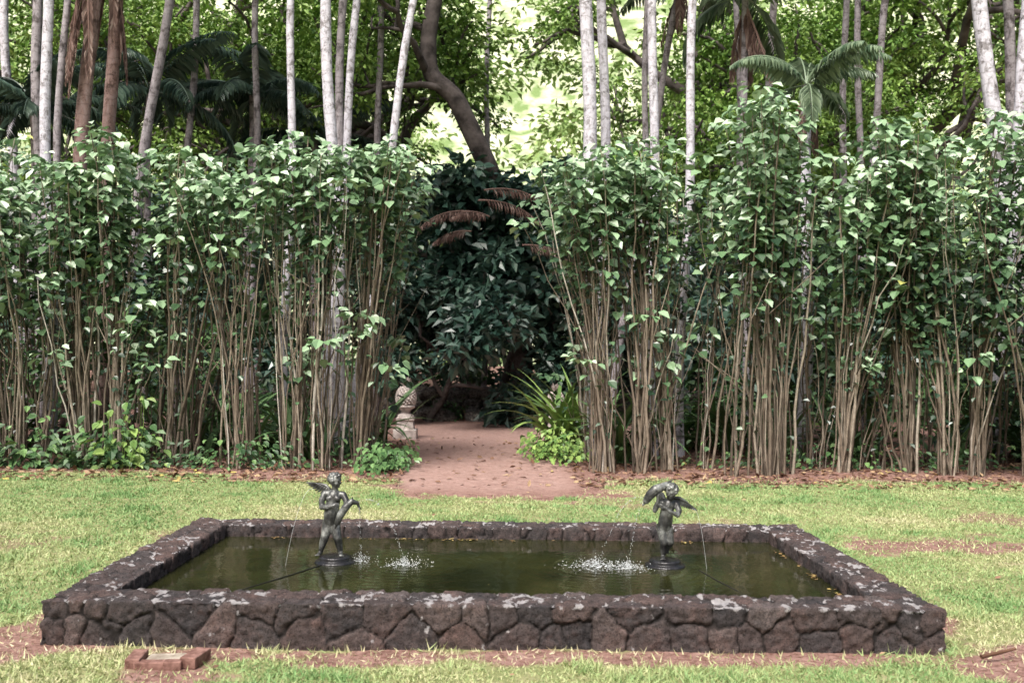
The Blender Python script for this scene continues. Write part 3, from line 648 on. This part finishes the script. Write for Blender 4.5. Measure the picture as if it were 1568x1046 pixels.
def palm(x,y,d,mat,xt=None,ztop=8.,h=13,crown=me1,sc=1):
    xt=x if xt is None else xt;e=empty('palm_tree',(x,y,-.05));g=MB();t=np.linspace(0,1,22);z=t*h
    dx=(xt-x)*(z/ztop)
    P=np.stack([dx+.04*np.sin(z*1.1+x),.03*np.cos(z*.9+x),z],-1);r=d/2*(1.18-.3*t+.25*np.exp(-z*2))*(1+.04*np.sin(z*5+x))
    tube(g,P,r,12,cap=True);g.obj('trunk',mat,e,smooth=True)
    if crown:
        c=bpy.data.objects.new('crown',crown);COL.objects.link(c);c.parent=e;c.location=tuple(P[-1]);c.rotation_euler=(0,0,x*3.7);c.scale=(sc,)*3
W,G_,R_=M_tw,M_tg,M_tr
for a in [(-7.45,16.6,.16,W,-7.72),(-8.2,18,.12,G_,-8.0),(-7.45,17.2,.22,R_,-7.2),(-7.15,18,.22,R_,-7.15),(-7.9,20,.18,G_,-6.95),(-3.75,17.2,.125,W,-3.72),(-2.65,16.8,.18,W,-3.08),
 (-3.2,19,.15,G_,-3.15),(-3.25,18,.135,W,-2.72),(-2.65,17.3,.13,W,-1.62),(1.52,16.7,.215,W,1.33),(1.82,17.4,.16,W,1.68),(2.55,17,.15,W,2.52),(2.83,20,.12,G_,2.83),(3.0,16.9,.14,W,3.2),
 (8.0,22,.14,G_,7.85),(8.1,24,.16,G_,8.2),(7.3,21,.15,G_,7.95),(9.1,17,.24,W,8.15),(8.9,18,.2,W,9.5),(-7.9,24,.16,G_,-7.6),(-6.0,24,.16,G_,-6.05),(-3.1,25,.16,G_,-3.2),(-.6,31.5,.16,G_,-.6),
 (5.6,23,.14,G_,5.4),(6.6,26,.2,G_,6.9),(-9.6,21,.2,G_,-9.9),(10.6,20,.2,G_,10.2),(-11.5,24,.2,W,-12),(12,22,.2,W,12.4)]:
    palm(a[0],a[1],a[2],a[3],a[4],8.,U(13.5,16))
palm(5.15,16.9,.2,W,5.15,8,6.4,me3,.85);palm(4.7,19,.15,G_,4.55,8,8.7,me3,1.3);palm(2.2,21,.15,G_,3.4,8,9.8,me3,1)
palm(-8.6,24,.2,G_,-8.6,8,8.0,me2,1);palm(-6.4,25,.2,G_,-6.4,8,8.2,me2,.9);palm(-5.0,27,.2,G_,-5.2,8,7.6,me2,1);palm(-10.4,22,.2,G_,-10.4,8,7.0,me2,.8)
g=MB()
for cx,cy,zz in ((-7.25,17.0,8.0),(-7.1,17.8,8.4)):
    for k in range(6): frond(g,(cx+U(-.1,.1),cy,zz+U(-.3,1.2)),U(0,6.28),U(1.2,2.6),-1.38,.15,nl=26,ll=.34,w=.03,hang=1.7)
g.obj('hanging_dry_fronds',M_dead)
g=MB()
for k in range(7): frond(g,(U(-.8,.9),23.7+U(-.4,.2),5.1+U(-.8,.8)),U(2.6,3.9) if k%2 else U(-.5,.5),U(1.0,1.7),U(-.1,.3),.9,nl=20,ll=.3,w=.03,hang=1.1)
g.obj('fallen_dry_fronds',M_dead)
# rocks
M_rock=simplemat('mossy_rock',(.06,.055,.05),(.27,.25,.235),5,.9,.2,0,.8,.03)
def rockmesh(k):
    bpy.ops.mesh.primitive_ico_sphere_add(subdivisions=4,radius=1,location=(0,0,0));o=bpy.context.object
    of=Vector((k*3.1,k,k*2))
    for v in o.data.vertices:
        q=v.co.copy();v.co=q*(1+.28*noise.noise(q*1.3+of)+.14*noise.noise(q*3.5+of)+.06*noise.cell(q*1.8+of))
    o.data.materials.append(M_rock)
    for p_ in o.data.polygons:p_.use_smooth=True
    me=o.data;bpy.data.objects.remove(o);return me
RM=[rockmesh(k) for k in range(5)]
def rock(x,y,s,nm='boulder',z=None,par=None,ns=(1.25,.9,.75)):
    o=bpy.data.objects.new(nm,RM[int(U(0,5))]);COL.objects.link(o);o.location=(x,y,s*.25 if z is None else z);o.scale=(s*ns[0],s*ns[1],s*ns[2]);o.rotation_euler=(U(-.3,.3),U(-.3,.3),U(0,6.28))
    if par:o.parent=par
for x,y,s in ((.35,25.6,.55),(1.0,25.3,.46),(.85,26.1,.7),(-.7,26.2,.3),(-1.7,26,.35),(1.7,25.6,.45),(-3.4,25.7,.4)): rock(x,y,s)
e=empty('dry_stone_wall')
x=-7
while x<7:
    for r_ in range(3):
        rock(x+U(-.1,.1),27.0+U(-.06,.06),U(.2,.3),'stone_%d_%d'%(int((x+7)*10),r_),.12+r_*.27,e,(1.2,.9,.75))
    x+=U(.38,.52)
# ---------------------------------------------------------------- hillside + distant canopy
xs=np.linspace(-160,160,90);ys=np.linspace(56,190,50);X,Y=np.meshgrid(xs,ys)
Z=-1+sstep(56,170,Y)*66*(.8+.4*fbm(X,Y,60))+fbm(X,Y,9)*3
nx=len(xs);i=np.arange(len(ys)-1)[:,None]*nx;j=np.arange(nx-1)[None]
g=MB();g.add(np.stack([X,Y,Z],-1).reshape(-1,3),np.stack([i+j,i+j+1,i+nx+j+1,i+nx+j],-1).reshape(-1,4))
g.obj('hillside',simplemat('dry_hillside',(.2,.29,.11),(.68,.71,.5),.35,.95,.1,0,.5,.3,.40,.58),smooth=True)
M_far=leafmat('far_leaf',[(0,(.10,.17,.05)),(.5,(.22,.34,.10)),(1,(.46,.6,.24))],.6,.2)
g=MB();n=200;yc=U(50,85,n);C=np.stack([U(-1,1,n)*yc*.62,yc,U(1,27,n)],-1)
clusters(g,C,U(1.6,3.2,n),100,.6,flat=.5);g.obj('distant_trees',M_far)
# ---------------------------------------------------------------- light, world, camera
el,az=math.radians(56),math.radians(205)
sd=Vector((math.sin(az)*math.cos(el),math.cos(az)*math.cos(el),math.sin(el)))
l=bpy.data.lights.new('sun','SUN');l.energy=4.3;l.angle=math.radians(26);l.color=(1,.985,.965);o=bpy.data.objects.new('sun',l);COL.objects.link(o);o.rotation_euler=sd.to_track_quat('Z','Y').to_euler()
w=bpy.data.worlds.new('World');scene.world=w;w.use_nodes=True;nt=w.node_tree;nt.nodes.clear()
s=nt.nodes.new('ShaderNodeTexSky');s.sky_type='NISHITA';s.sun_disc=False;s.sun_elevation=el;s.sun_rotation=az;s.dust_density=8;s.air_density=1.2;s.ozone_density=.6
b=nt.nodes.new('ShaderNodeBackground');b.inputs[1].default_value=.15;oo=nt.nodes.new('ShaderNodeOutputWorld');nt.links.new(s.outputs[0],b.inputs[0]);nt.links.new(b.outputs[0],oo.inputs[0])
c=bpy.data.cameras.new('camera');c.lens=35;c.sensor_width=36;c.clip_end=2000;c.clip_start=.1;c.dof.use_dof=True;c.dof.focus_distance=9;c.dof.aperture_fstop=2.8
o=bpy.data.objects.new('camera',c);COL.objects.link(o)
o.matrix_world=Matrix.Translation((0,0,1.6))@Matrix.Rotation(-.009,4,'Z')@Matrix.Rotation(math.radians(90+1.05),4,'X')@Matrix.Rotation(.013,4,'Z')
scene.camera=o
scene.view_settings.view_transform='Standard';scene.view_settings.look='None';scene.view_settings.exposure=0
